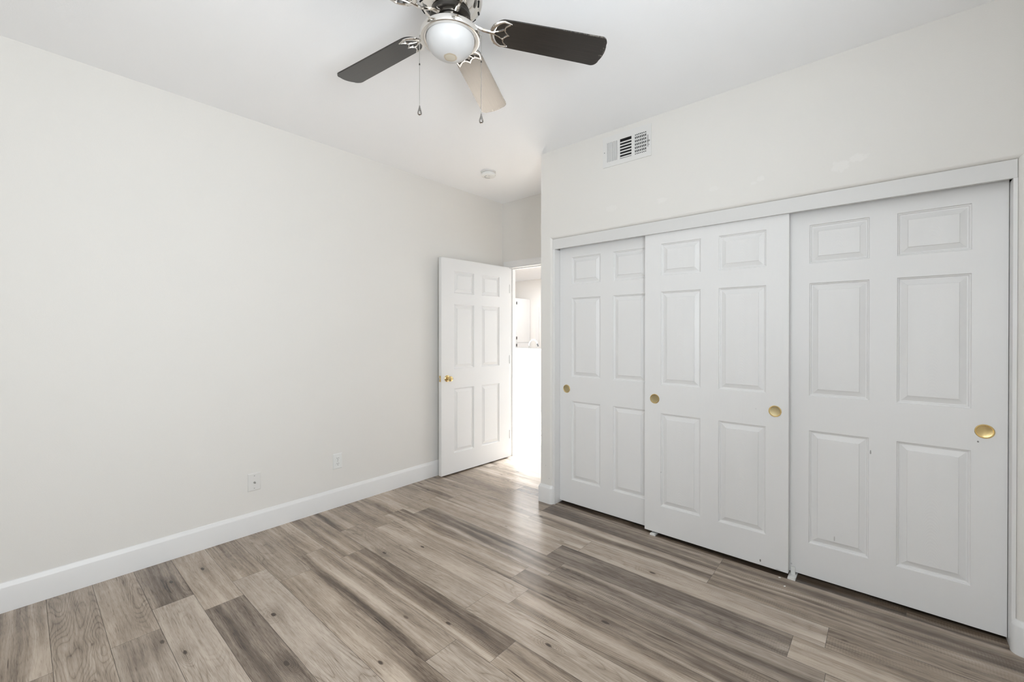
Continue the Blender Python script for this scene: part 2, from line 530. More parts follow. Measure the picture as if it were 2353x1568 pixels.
# ------------------------------------------------------------------ floor: planks laid on a dark underlay
def build_floor():
    bm = bm_new()
    uvl = bm.loops.layers.uv.new('plank')
    cl = bm.loops.layers.float_color.new('plank_tone')
    kl = bm.loops.layers.float_color.new('plank_knot')
    L, W, Y0 = 1.2225, 0.1655, 0.085
    joint = {-1: .711, 0: 1.20, 1: .711, 2: .518, 3: .711, 4: .538, 5: .730, 6: 1.765, 7: 1.965, 8: 1.640, 9: 1.772,
             10: 1.638, 11: 1.770, 12: 1.640, 13: 1.753, 14: 2.450, 15: 2.447, 16: 2.02, -2: 1.3, -3: .9, -4: .5}
    # (row, plank counted from the listed joint): tone, figure amount, blue-grey tint
    look = {
        (-1, -1): (.38, .2, .1), (-1, 0): (.5, .6, .2), (0, -1): (.46, .9, .2), (0, 0): (.42, .5, .3), (1, -1): (.50, .95, .2), (1, 0): (.48, .5, .5),
        (2, -1): (.20, .4, .5), (2, 0): (.64, 1., .5), (3, -1): (.58, .8, .2), (3, 0): (.26, .3, .5), (4, -1): (.40, .0, .1),
        (4, 0): (.62, 1., .5), (5, -1): (.46, 1., .3), (5, 0): (.34, .0, .0), (6, -2): (.36, .1, .0), (6, -1): (.43, .1, .1),
        (6, 0): (.58, .8, .3), (7, -2): (.40, .1, .0), (7, -1): (.36, .1, .0), (7, 0): (.44, .4, .0), (8, -2): (.46, .2, .1),
        (8, -1): (.50, 1., .3), (8, 0): (.58, .9, .2), (9, -1): (.60, .8, .2), (9, 0): (.46, .1, .1), (9, -2): (.42, .1, .1),
        (10, -2): (.40, .1, .1), (10, -1): (.40, .1, .1), (10, 0): (.45, .1, .3), (11, -1): (.40, .1, .6), (11, 0): (.33, .2, .6),
        (11, -2): (.6, .5, .2), (12, -1): (.58, .1, .2), (12, 0): (.23, .2, .8), (12, 1): (.66, .7, .1), (13, -1): (.52, .1, .3),
        (13, 0): (.62, .6, .3), (13, 1): (.36, .0, .0), (14, -2): (.58, .3, .3), (14, -1): (.46, .0, .3), (14, 0): (.42, .1, .1),
        (15, -1): (.22, .2, .3), (15, 0): (.36, .1, .1), (16, -1): (.10, .3, .2), (16, 0): (.0, .4, .1), (16, 1): (.0, .4, .1)}  # last row: dark planks with the closet doors' shade put into the tone
    knots = [(.267, .676, .9), (.971, .451, 1.), (1.351, .705, 1.3), (.990, .786, 1.), (.882, 1.449, 1.), (.994, 1.646, .9),
             (1.632, .956, .9), (2.085, 1.481, 1.), (1.658, 1.290, .7), (2.199, 1.770, 1.2), (2.192, 2.307, .9),
             (.293, .531, .9), (.822, .404, .5), (1.20, 2.20, .5)]
    x_lo, x_hi, gap = -5.45, XR, 0.0007
    for k in range(-4, 54):
        ya, yb = Y0 + W * k, Y0 + W * (k + 1)
        yb = min(yb, 8.99)
        j = joint.get(k, random.uniform(0, L))
        n0 = math.floor((x_lo - j) / L)
        for n in range(n0, n0 + 12):
            xa, xb = j + n * L, j + (n + 1) * L
            xa, xb = max(xa, x_lo), min(xb, x_hi if ya < YC + .9 else 2.3)
            if xb - xa < .02:
                continue
            rnd = (min(.62, max(.25, random.gauss(.45, .10))), random.choice((0, .1, .5, 1)), random.random() * .4)
            tone, fig, hue = look.get((k, n), rnd)
            s = random.random()
            ku, kv, ka = random.uniform(0, L), random.uniform(.03, .13), random.choice((0, 0, .6, .9))
            if (k, n) in look:
                ka *= .5
            for wx, wy, wa in knots:
                if xa < wx < xb and ya < wy < yb:
                    ku, kv, ka = wx - xa, wy - ya, wa
            vs = [bm.verts.new((x, y, 0)) for x, y in ((xa + gap, ya + gap), (xb - gap, ya + gap), (xb - gap, yb - gap), (xa + gap, yb - gap))]
            f = bm.faces.new(vs)
            for lp, (uu, vv) in zip(f.loops, ((0, 0), (xb - xa, 0), (xb - xa, yb - ya), (0, yb - ya))):
                lp[uvl].uv = (uu, vv)
                lp[cl] = (tone, s, fig, hue)
                lp[kl] = (ku, kv, ka, 1)
    # underlay
    n = len(bm.faces)
    bx(bm, x_lo, 4.0, -.7, 9.1, -.12, -.0012)
    bm.faces.ensure_lookup_table()
    for f in bm.faces[n:]:
        f.material_index = 1
    return struct('floor', bm, [M_FLOOR, M_SEAM], 'grey brown wood plank floor running under the closet doors', 'floor')


build_floor()

# ------------------------------------------------------------------ ceiling and walls
bm = bm_new()
bx(bm, -5.6, 4.0, -.7, 9.1, H, H + .12)
struct('ceiling', bm, M_CEIL, 'smooth white ceiling above the fan', 'ceiling')

bm = bm_new()
bx(bm, -.12, 0, YB - .12, YD + .100, 0, H)
struct('wall_left', bm, M_WALL, 'large bare off-white wall behind the open door', 'wall')

# wall that holds the closet opening; its corners are rounded over
RB = 0.02
bm = bm_new()


def arc(cx, cy, r, a0, a1, n=7):
    return [(cx + r * math.cos(math.radians(a0 + (a1 - a0) * i / n)), cy + r * math.sin(math.radians(a0 + (a1 - a0) * i / n)))
            for i in range(n + 1)]


# plan outlines: left stub, right stub
prism(bm, [(XC, YC)] + arc(OL - RB, YC + RB, RB, -90, 0) + [(OL, YC + .115), (XC + .095, YC + .115), (XC + .095, YD + .100), (XC, YD + .100)],
      'Z', 0, OT + RB)
prism(bm, [(XR + .0, YC), (XR + .0, YC + .115), (OR, YC + .115)] + arc(OR + RB, YC + RB, RB, 180, 270), 'Z', 0, OT + RB)
# header with a rounded lower edge, section in (y, z)
prism(bm, [(YC, OT + RB), (YC, H), (YC + .115, H), (YC + .115, OT)] + arc(YC + RB, OT + RB, RB, 270, 180)[:-1], 'X', OL - RB, OR + RB)
bx(bm, XC, OL - RB, YC, YC + .115, OT + RB, H)
bx(bm, OR + RB, XR, YC, YC + .115, OT + RB, H)
bx(bm, XC, XC + .095, YC + .115, YD + .100, OT + RB, H)
bx(bm, XC + .095, XR + .12, YD + .0, YD + .100, 0, H)       # back of the closet
bmesh.ops.remove_doubles(bm, verts=bm.verts, dist=1e-5)
struct('wall_closet', bm, M_CLOSETWALL, 'off-white wall above and around the closet doors, with pale touch-up patches', 'wall', smooth=True)

# entry wall with the doorway
DX0, DX1, DH = 0.087, 1.040, 2.045
bm = bm_new()
bx(bm, 0, DX0, YD, YD + .100, 0, H)
bx(bm, DX1, XC, YD, YD + .100, 0, H)
bx(bm, DX0, DX1, YD, YD + .100, DH, H)
struct('wall_entry', bm, M_WALL, 'short off-white wall over the doorway in the far corner', 'wall')

bm = bm_new()
WY0, WY1, WZ0, WZ1 = -.36, .80, .90, 2.10
bx(bm, XR, XR + .12, YB - .12, WY0, 0, H)
bx(bm, XR, XR + .12, WY1, YC + .9, 0, H)
bx(bm, XR, XR + .12, WY0, WY1, 0, WZ0)
bx(bm, XR, XR + .12, WY0, WY1, WZ1, H)
struct('wall_right', bm, M_WALL, 'off-white wall with a window, right of the closet', 'wall')
bm = bm_new()
RX0, RX1 = 1.87, 3.43  # made-up opening for the rear fill light
bx(bm, 0, RX0, YB - .12, YB, 0, H)
bx(bm, RX1, XR, YB - .12, YB, 0, H)
bx(bm, RX0, RX1, YB - .12, YB, 0, .92)
bx(bm, RX0, RX1, YB - .12, YB, 2.18, H)
struct('wall_rear', bm, M_WALL, 'off-white wall with an added window opening, opposite the closet', 'wall')


def window_frame(name, lo, hi, axis, at, label):
    """white frame with one mullion; axis = direction along the wall"""
    root = thing(name, label, 'window', kind='structure')
    bm = bm_new()
    (a0, z0), (a1, z1) = lo, hi
    w = .045
    mid = (a0 + a1) / 2
    for (p, q, r, s) in ((a0, a1, z0, z0 + w), (a0, a1, z1 - w, z1), (a0, a0 + w, z0 + w, z1 - w), (a1 - w, a1, z0 + w, z1 - w),
                         (mid - w / 2, mid + w / 2, z0 + w, z1 - w)):
        if axis == 'Y':
            bx(bm, at, at + .05, p, q, r, s)
        else:
            bx(bm, p, q, at, at + .05, r, s)
    obj('window_frame', bm, M_TRIM, root)
    return root


window_frame('window_1', (WY0, WZ0), (WY1, WZ1), 'Y', XR + .04, 'white framed window in the wall right of the closet')
window_frame('added_window', (RX0, .92), (RX1, 2.18), 'X', YB - .10, 'added white framed window around the rear fill light, opposite the closet')

# ------------------------------------------------------------------ baseboards
BASE = [(0, 0), (.014, 0), (.014, .116), (.0125, .122), (.0085, .128), (.0065, .134), (.004, .139), (0, .141)]
bm = bm_new()
sweep(bm, [(0, YD), (0, YB)], BASE, left=True)
struct('baseboard_left', bm, M_TRIM, 'long white baseboard along the bare left wall', 'baseboard', smooth=True)
bm = bm_new()
pth = [(XC, YD - .02), (XC, YC)] + arc(OL - RB, YC + RB, RB, -90, 0) + [(OL, YC + RB + .012)]
sweep(bm, pth, BASE, left=False)
struct('baseboard_closet', bm, M_TRIM, 'short white baseboard wrapping the wall end between doorway and closet', 'baseboard', smooth=True)
bm = bm_new()
pth = [(OR, YC + RB + .012)] + arc(OR + RB, YC + RB, RB, 180, 270) + [(XR - .015, YC)]
sweep(bm, pth, BASE, left=False)
struct('baseboard_right', bm, M_TRIM, 'white baseboard rounding the corner right of the closet', 'baseboard', smooth=True)
bm = bm_new()
sweep(bm, [(XR, YC - .0), (XR, YB), (0, YB)], BASE, left=False)
struct('baseboard_rear', bm, M_TRIM, 'white baseboard under the windows', 'baseboard', smooth=True)

# ------------------------------------------------------------------ closet trim
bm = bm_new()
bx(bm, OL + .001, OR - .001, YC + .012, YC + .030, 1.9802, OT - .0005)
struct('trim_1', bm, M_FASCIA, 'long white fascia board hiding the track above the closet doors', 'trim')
bm = bm_new()
bx(bm, OL, 1.229, YC + .0125, YC + .115, 0, 1.9795)
struct('trim_2', bm, M_TRIM, 'white jamb board at the left end of the closet opening', 'trim')
bm = bm_new()
bx(bm, 3.5655, OR, YC + .0125, YC + .115, 0, 1.9795)
struct('trim_3', bm, M_TRIM, 'white jamb board at the right end of the closet opening', 'trim')
# doorway frame: jambs, stop and casing
bm = bm_new()
bx(bm, DX0, DX0 + .018, YD - .002, YD + .102, 0, DH - .018)
bx(bm, DX1 - .018, DX1, YD - .002, YD + .102, 0, DH - .018)
bx(bm, DX0, DX1, YD - .002, YD + .102, DH - .018, DH)
bx(bm, DX0 + .018, DX0 + .028, YD + .045, YD + .080, 0, DH - .028)
bx(bm, DX1 - .028, DX1 - .018, YD + .045, YD + .080, 0, DH - .028)
bx(bm, DX0 + .018, DX1 - .018, YD + .045, YD + .080, DH - .028, DH - .018)
CP = [(0, 0), (.057, 0), (.057, .014), (.045, .017), (.020, .013), (.010, .009), (0, .007)]
for x0, sgn in ((DX0 + .005, -1),):
    prism(bm, [(x0 + sgn * a, YD - b) for a, b in CP], 'Z', 0, DH + .052)
bx(bm, DX1 - .005, XC - .002, YD - .012, YD, 0, DH + .052)
prism(bm, [(YD - b, DH - .005 + a) for a, b in CP], 'X', DX0 - .052, XC - .002)
struct('trim_4', bm, M_TRIM, 'white door frame and casing around the open doorway', 'trim')

# ------------------------------------------------------------------ six panel doors
RINGS = [(0, 0), (.0025, .0060), (.0065, .0072), (.0095, .0125), (.0140, .0130), (.0370, .0040), (.0385, .0012), (.0400, .0010)]


def panel_door(w, h, t, z0, both=False):
    """door slab with six moulded panels; local x along, y depth, z up (front face at y=0)"""
    bm = bm_new()
    uvl = bm.loops.layers.uv.new('grain')
    pw, gap = .2485, .1035
    a = (w - 2 * pw - gap) / 2
    xs = [0, a, a + pw, a + pw + gap, a + 2 * pw + gap, w]
    zs = [z0, .199, .807, .993, 1.600, 1.705, 1.912, h]
    panels = [(i, j) for i in (1, 3) for j in (1, 3, 5)]

    def face(pts, off):
        vs = [bm.verts.new(p) for p in pts]
        f = bm.faces.new(vs)
        for lp in f.loops:
            c = lp.vert.co
            lp[uvl].uv = (c.x - off[0], c.z - off[1])

    for side in ((1, -1) if both else (1,)):
        def Y(d):
            return d if side == 1 else t - d
        for i in range(5):
            for j in range(7):
                x0, x1, zz0, zz1 = xs[i], xs[i + 1], zs[j], zs[j + 1]
                if (i, j) in panels:
                    off = ((x0 + x1) / 2, zz0)
                    for (o0, d0), (o1, d1) in zip(RINGS, RINGS[1:]):
                        A = [(x0 + o0, zz0 + o0), (x1 - o0, zz0 + o0), (x1 - o0, zz1 - o0), (x0 + o0, zz1 - o0)]
                        B = [(x0 + o1, zz0 + o1), (x1 - o1, zz0 + o1), (x1 - o1, zz1 - o1), (x0 + o1, zz1 - o1)]
                        for q in range(4):
                            r = (q + 1) % 4
                            face([(A[q][0], Y(d0), A[q][1]), (A[r][0], Y(d0), A[r][1]),
                                  (B[r][0], Y(d1), B[r][1]), (B[q][0], Y(d1), B[q][1])], (off[0] + 5, 0))
                    o, d = RINGS[-1]
                    face([(x0 + o, Y(d), zz0 + o), (x1 - o, Y(d), zz0 + o), (x1 - o, Y(d), zz1 - o), (x0 + o, Y(d), zz1 - o)], off)
                else:
                    face([(x0, Y(0), zz0), (x1, Y(0), zz0), (x1, Y(0), zz1), (x0, Y(0), zz1)], (5, 0))
    if not both:
        face([(0, t, z0), (w, t, z0), (w, t, h), (0, t, h)], (5, 0))
    face([(0, 0, z0), (0, t, z0), (0, t, h), (0, 0, h)], (5, 0))
    face([(w, 0, z0), (w, t, z0), (w, t, h), (w, 0, h)], (5, 0))
    face([(0, 0, z0), (w, 0, z0), (w, t, z0), (0, t, z0)], (5, 0))
    face([(0, 0, h), (w, 0, h), (w, t, h), (0, t, h)], (5, 0))
    bmesh.ops.remove_doubles(bm, verts=bm.verts, dist=1e-5)
    return bm


def finger_pull(parent, x, z, dish):
    bm = bm_new()
    lathe(bm, [(.0315, .0), (.0315, -.0015), (.0300, -.0030), (.0275, -.0030), (.0258, -.0012), (.0250, -.0002)], 40, (x, 0, z), 'Y')
    rim = obj('finger_pull', bm, M_BRASS, parent, smooth=True)
    rim['label'] = 'round brass finger pull'
    bm = bm_new()
    lathe(bm, [(.0262, -.0010), (.0240, -.0005), (0, -.0004)], 40, (x, 0, z), 'Y')
    obj('pull_dish', bm, dish, rim, smooth=True)


def closet_door(name, x0, y, mat, pulls, label):
    root = thing(name, label, 'closet door', (x0, y, 0), kind='structure')
    obj('door_panel', panel_door(.818, 2.03, .034, .0195), mat, root)
    for px, dish in pulls:
        finger_pull(root, px, .898, dish)
    return root


Y1, Y2 = YC + .0361, YC + .0805
closet_door('door_2', 1.2305, Y2, M_CDOOR_L, [(.064, M_BRASSDULL)],
            'left closet sliding door with one brass pull, partly behind the middle door')
closet_door('door_3', 1.949, Y1, M_CDOOR_M, [(.068, M_BRASSDULL), (.754, M_BRASSDULL)],
            'middle closet sliding door in front, with two brass pulls')
closet_door('door_4', 2.7455, Y2, M_CDOOR_R, [(.750, M_BRASS)],
            'right closet sliding door with one bright brass pull, nearest the camera')

# floor guides under the sliding doors
for x, lab in ((1.993, 'small white floor guide under the left edge of the middle closet door'),
               (2.7665, 'small white floor guide where middle and right closet doors meet')):
    g = thing('door_guide', lab, 'door guide', (x, 2.733, 0), group='closet door floor guides')
    bm = bm_new()
    bx(bm, 0, .036, 0, .112, 0, .007)
    bx(bm, .002, .034, 0, .016, .007, .012)
    obj('guide_base', bm, M_CLEARNYLON, g)
    bm = bm_new()
    bx(bm, .008, .028, .0565, .0625, .007, .048)
    obj('guide_fin', bm, M_CLEARNYLON, g)
for (x, y, a), lab in (((2.733, 2.718, .4), 'tiny white paint chip on the floor close to the middle closet door'),
                       ((2.768, 2.642, 1.1), 'tiny white paint chip on the floor, farther out from the closet')):
    bm = bm_new()
    v = [(-.006, -.003), (.001, -.0042), (.0065, -.001), (.004, .003), (-.004, .0034)]
    prism(bm, v, 'Z', 0, .0012)
    tag(obj('paint_chip', bm, M_CHIP, loc=(x, y, 0.0001), rot=(0, 0, a)), lab, 'paint chip', 'paint chips on the floor')

# ------------------------------------------------------------------ entry door, standing open along the left wall
ang = math.atan2(2.541 - 3.435, .096 - .133)
door = thing('door_1', 'open white six-panel entry door standing against the left wall', 'door', (.133, 3.437, 0), (0, 0, ang), kind='structure')
# local x runs from hinge to leading edge; the face seen from the room is y = 0, depth goes towards the wall
DW = .896


def mirror_y(bm):
    for v in bm.verts:
        v.co.y = -v.co.y
    return bm


bm = mirror_y(panel_door(DW, 2.028, .040, .012, both=True))
obj('door_panel', bm, M_DOOR, door)
ln = (-math.sin(ang), math.cos(ang))   # world direction of local +y
kx, kz = DW - .066, .908


def knob(side, name):
    s = side
    y0 = 0.0 if s > 0 else -.040
    bm = bm_new()
    lathe(bm, [(0, 0), (.031, 0), (.031, s * .003), (.026, s * .008), (.013, s * .011), (0, s * .011)], 32, (kx, y0, kz), 'Y')
    rose = obj('door_rose', bm, M_BRASS, door, smooth=True)
    rose['label'] = 'brass rose'
    bm = bm_new()
    if s > 0:
        pr = [(.0125, .008), (.0125, .026), (.018, .032), (.0245, .042), (.0255, .050), (.022, .060), (.013, .065), (.009, .0655), (.007, .063), (0, .063)]
    else:
        pr = [(.0125, .006), (.0125, .010), (.020, .013), (.0255, .019), (.0255, .024), (.022, .029), (.013, .032), (0, .032)]
    lathe(bm, [(r, s * h) for r, h in pr], 32, (kx, y0, kz), 'Y')
    o = obj(name, bm, M_BRASS, rose, smooth=True)
    return o


SIDE = 1
knob(1, 'door_knob')
knob(-1, 'door_knob')
bm = bm_new()
bx(bm, DW, DW + .0015, -.032, -.008, kz - .028, kz + .028)
lp = obj('latch_plate', bm, M_BRASS, door)
bm = bm_new()
bx(bm, DW + .0015, DW + .010, -.026, -.014, kz - .008, kz + .008)
obj('latch_bolt', bm, M_NICKEL, lp)
for hz in (.25, 1.05, 1.80):
    bm = bm_new()
    lathe(bm, [(0, -.045), (.005, -.045), (.005, .045), (0, .045)], 12, (-.006, .004, hz))
    obj('hinge', bm, M_TRIM, door, smooth=True)

# ------------------------------------------------------------------ air vent above the closet
vent = thing('air_vent', 'white supply vent with three louvre sections high above the closet', 'vent', (1.654, YC, 2.492))
VW, VH = .353, .211
SECT = [(.028, .110), (.131, .216), (.236, .319)]
bm = bm_new()
zs = [0, .0335, .1680, VH]
xs = [0] + [v for s in SECT for v in s] + [VW]
holes = {(1, 1), (3, 1), (5, 1)}
for i in range(7):
    for j in range(3):
        if (i, j) in holes:
            continue
        bx(bm, xs[i], xs[i + 1], -.005, 0, zs[j], zs[j + 1])
bmesh.ops.remove_doubles(bm, verts=bm.verts, dist=1e-5)
obj('vent_frame', bm, M_VENTMETAL, vent)
bm = bm_new()
bx(bm, .02, .327, -.0008, -.0003, .03, .172)
obj('vent_opening', bm, M_BLACK, vent)
zm0, zm1 = zs[1], zs[2]


def slat(x0, x1, z0, z1, y0, y1, tilt_x=0.0, tilt_z=0.0):
    bm = bm_new()
    vs = []
    if tilt_x:                       # vertical blade, leaning
        pts = [(x0, y0), (x0 + .0012, y0), (x1, y1), (x1 - .0012, y1)]
        prism(bm, pts, 'Z', z0, z1)
    else:                            # horizontal blade
        pts = [(y0, z0), (y0, z0 + .0012), (y1, z1), (y1, z1 - .0012)]
        prism(bm, pts, 'X', x0, x1)
    return obj('vent_louvre', bm, M_VENTMETAL, vent)


n = 7
x0, x1 = SECT[0]
for i in range(n + 1):               # left: upright blades angled so that they close the view
    x = x0 + (x1 - x0) * i / n
    slat(max(x0, x - .0015), min(x1, x + .0062), zm0, zm1, -.0045, -.0012, tilt_x=1)
x0, x1 = SECT[1]
for i in range(7):                   # middle: level blades
    z = zm0 + (zm1 - zm0) * (i + .15) / 6.6
    if z + .010 < zm1:
        slat(x0, x1, z, z + .0105, -.0045, -.0012)
x0, x1 = SECT[2]
for i in range(8):                   # right: upright blades, damper bars behind
    x = x0 + (x1 - x0) * i / 7
    slat(max(x0, x - .0005), min(x1, x + .0042), zm0, zm1, -.0045, -.0030, tilt_x=1)
for i in range(6):
    z = zm0 + (zm1 - zm0) * (i + .35) / 6
    bm = bm_new()
    bx(bm, x0, x1, -.0022, -.0012, z, z + .007)
    obj('damper_bar', bm, M_VENTMETAL, vent)
bm = bm_new()
bx(bm, .3295, .3325, -.0055, -.005, .062, .140)
lev = obj('lever_slot', bm, M_DARK, vent)
bm = bm_new()
bx(bm, .328, .345, -.013, -.0055, .096, .102)
obj('lever', bm, M_CHAIN, lev)
for x in (.013, .338):
    bm = bm_new()
    lathe(bm, [(0, -.0068), (.003, -.0066), (.004, -.005), (0, -.005)], 12, (x, 0, .1055 if x < .1 else .075), 'Y')
    obj('screw', bm, M_GREY, vent, smooth=True)

# ------------------------------------------------------------------ smoke detector
smoke = thing('smoke_detector', 'small round white smoke detector on the ceiling near the doorway', 'smoke detector', (.535, 2.705, H))
bm = bm_new()
lathe(bm, [(0, 0), (.066, 0), (.066, -.010), (.058, -.012), (0, -.012)], 40)
obj('mounting_plate', bm, M_CREAMPL, smoke, smooth=True)
bm = bm_new()
lathe(bm, [(.058, -.0125), (.062, -.014), (.064, -.030), (.060, -.037), (.050, -.041), (0, -.042)], 40)
cv = obj('cover', bm, M_WHITEPL, smoke, smooth=True)
bm = bm_new()
lathe(bm, [(0, -.0416), (.011, -.0416), (.011, -.0445), (.009, -.0455), (0, -.0455)], 20, (.018, -.008, 0))
obj('test_button', bm, M_CREAMPL, cv, smooth=True)
for a in range(5):
    bm = bm_new()
    ca, sa = math.cos(2.2 + a * .62), math.sin(2.2 + a * .62)
    bx(bm, -.002, .002, -.009, .009, -.0435, -.0405)
    o = obj('vent_slot', bm, M_GREY, cv, loc=(.030 * ca, .030 * sa, 0), rot=(0, 0, 2.2 + a * .62))

# ------------------------------------------------------------------ wall plates on the left wall


def plate(name, label, y, z, w, h, cat):
    root = thing(name, label, cat, (0, y, z))
    bm = bm_new()
    poly = [(-w / 2, -h / 2), (w / 2, -h / 2), (w / 2, h / 2), (-w / 2, h / 2)]
    A = [bm.verts.new((.0, p[0], p[1])) for p in poly]
    B = [bm.verts.new((.003, p[0], p[1])) for p in poly]
    Cc = [bm.verts.new((.0062, p[0] * .90, p[1] * .935)) for p in poly]
    for P, Q in ((A, B), (B, Cc)):
        for i in range(4):
            bm.faces.new((P[i], P[(i + 1) % 4], Q[(i + 1) % 4], Q[i]))
    bm.faces.new(Cc)
    bm.faces.new(A[::-1])
    obj('cover_plate', bm, M_WHITEPL if cat == 'outlet' else M_CREAMPL, root)
    return root


def screw(root, y, z):
    bm = bm_new()
    lathe(bm, [(0, .0078), (.0022, .0076), (.0032, .0062), (0, .0062)], 12, (0, y, z), 'X')
    obj('screw', bm, M_GREY, root, smooth=True)


out = plate('power_outlet', 'white duplex power outlet on the left wall, nearer the door', 1.601, .349, .072, .116, 'outlet')
for dz in (.0205, -.0205):
    bm = bm_new()
    prof = []
    for i in range(24):
        a = 2 * PI * i / 24
        prof.append((max(-.0165, min(.0165, .0185 * math.cos(a))), dz + max(-.0145, min(.0145, .0172 * math.sin(a)))))
    prism(bm, prof, 'X', .0062, .0080)
    rec = obj('receptacle', bm, M_WHITEPL, out)
    for yy, hh in ((-.0064, .0045), (.0064, .0038)):
        bm = bm_new()
        bx(bm, .0080, .0083, yy - .0013, yy + .0013, dz + .003 - hh, dz + .003 + hh)
        obj('slot', bm, M_DARK, rec)
    bm = bm_new()
    lathe(bm, [(.0026, .0080), (.0026, .0083), (0, .0083)], 12, (0, 0, dz - .0085), 'X')
    obj('ground_hole', bm, M_DARK, rec)
screw(out, 0, 0)
coax = plate('cable_plate', 'white cable jack plate with a threaded connector, farther left on the wall', 1.026, .340, .078, .116, 'cable jack')
bm = bm_new()
lathe(bm, [(.0065, .0062), (.0065, .0095), (.0046, .0095), (.0046, .020), (.0030, .020), (.0030, .014), (0, .014)], 12, (0, 0, -.003), 'X')
obj('cable_connector', bm, M_CHAIN, coax, smooth=True)
for dz in (.040, -.042):
    screw(coax, 0, dz)

# ------------------------------------------------------------------ ceiling fan
FC = (1.848, 1.139)
fan = thing('ceiling_fan', 'nickel ceiling fan with dark blades, a frosted bowl light and two pull chains', 'ceiling fan', (FC[0], FC[1], H))
bm = bm_new()
lathe(bm, [(0, 0), (.088, 0), (.094, -.012), (.112, -.028), (.126, -.045), (.1295, -.062), (.1285, -.080), (.123, -.096), (.1075, -.112),
           (.088, -.123), (.074, -.127), (.072, -.132), (0, -.132)], 64)
motor = obj('motor_housing', bm, M_NICKEL, fan, smooth=True)
for i in range(14):
    a = 2 * PI * i / 14 + .12
    bm = bm_new()
    bx(bm, -.0030, .0030, -.013, .013, -.0012, .0012)
    # lies on the sloping lower shoulder of the housing
    o = obj('vent_slot', bm, M_BLACK, motor)
    o.matrix_local = (Matrix.Translation((.1158 * math.cos(a), .1158 * math.sin(a), -.1046)) @ Matrix.Rotation(a, 4, 'Z')
                      @ Matrix.Rotation(math.radians(-45), 4, 'Y') @ Matrix.Rotation(math.radians(25 if i % 2 else -25), 4, 'Z'))
bm = bm_new()
lathe(bm, [(0, -.130), (.078, -.130), (.080, -.134), (.080, -.148), (.074, -.152), (0, -.152)], 48)
obj('flywheel', bm, M_DARKMETAL, fan, smooth=True)
bm = bm_new()
lathe(bm, [(0, -.150), (.040, -.150), (.052, -.156), (.055, -.165), (.055, -.185), (.048, -.194), (.034, -.198), (.028, -.203), (.060, -.209), (0, -.209)], 48)
obj('switch_housing', bm, M_NICKEL, fan, smooth=True)
bm = bm_new()
lathe(bm, [(0, -.203), (.060, -.203), (.098, -.206), (.112, -.209), (.1175, -.213), (.1185, -.219), (.1185, -.233), (.1175, -.236), (.115, -.2370),
           (.0985, -.2345), (.0965, -.230), (0, -.226)], 72)
obj('light_ring', bm, M_NICKEL, fan, smooth=True)
bm = bm_new()
pf = []
for i in range(15):
    t = i / 14 * PI / 2
    pf.append((.0965 * math.cos(t) ** .92 if i < 14 else 0, -.2325 - .074 * math.sin(t)))
lathe(bm, pf, 64)
obj('glass_bowl', bm, M_GLASS, fan, smooth=True)

ZB = -.170                      # blade plane below the ceiling
BL_ANG = [55.2, 117.6, 187.7, 264.0, 336.0]
PITCHES = [-14.4, -11.8, -11.3, -12.5, -12.5]
DROOP = math.radians(1.0)


def blade_bm():
    bm = bm_new()
    uvl = bm.loops.layers.uv.new('blade')
    r0, r1 = .176, .662
    outl = []

    def hw(r):
        return .0595 + (.0700 - .0595) * (r - r0) / (r1 - r0)
    outer, N = [], 10
    rc = .030
    # lower side (-v) root to tip, rounded tip, back along +v, rounded root
    pts = []
    rr = .045
    for i in range(N + 1):
        a = PI + (PI / 2) * i / N
        pts.append((r0 + rr + rr * math.cos(a), -hw(r0) + rr + rr * math.sin(a)))
    for i in range(1, 12):
        r = r0 + rr + (r1 - rc - r0 - rr) * i / 12
        pts.append((r, -hw(r)))
    for i in range(N + 1):
        a = -PI / 2 + (PI / 2) * i / N
        pts.append((r1 - rc + rc * math.cos(a), -hw(r1) + rc + rc * math.sin(a)))
    for i in range(1, 8):
        v = -hw(r1) + rc + (2 * hw(r1) - 2 * rc) * i / 8
        pts.append((r1 + .008 * (1 - (v / (hw(r1) - rc)) ** 2), v))
    for i in range(N + 1):
        a = (PI / 2) * i / N
        pts.append((r1 - rc + rc * math.cos(a), hw(r1) - rc + rc * math.sin(a)))
    for i in range(1, 12):
        r = r1 - rc - (r1 - rc - r0 - rr) * i / 12
        pts.append((r, hw(r)))
    for i in range(N + 1):
        a = PI / 2 + (PI / 2) * i / N
        pts.append((r0 + rr + rr * math.cos(a), hw(r0) - rr + rr * math.sin(a)))
    th = .006
    A = [bm.verts.new((x, y, 0)) for x, y in pts]
    B = [bm.verts.new((x, y, th)) for x, y in pts]
    bm.faces.new(A[::-1])
    bm.faces.new(B)
    n = len(pts)
    for i in range(n):
        bm.faces.new((A[i], A[(i + 1) % n], B[(i + 1) % n], B[i]))
    for f in bm.faces:
        for lp in f.loops:
            c = lp.vert.co
            lp[uvl].uv = ((c.x - r0) / (r1 - r0), c.y / .070)
    return bm


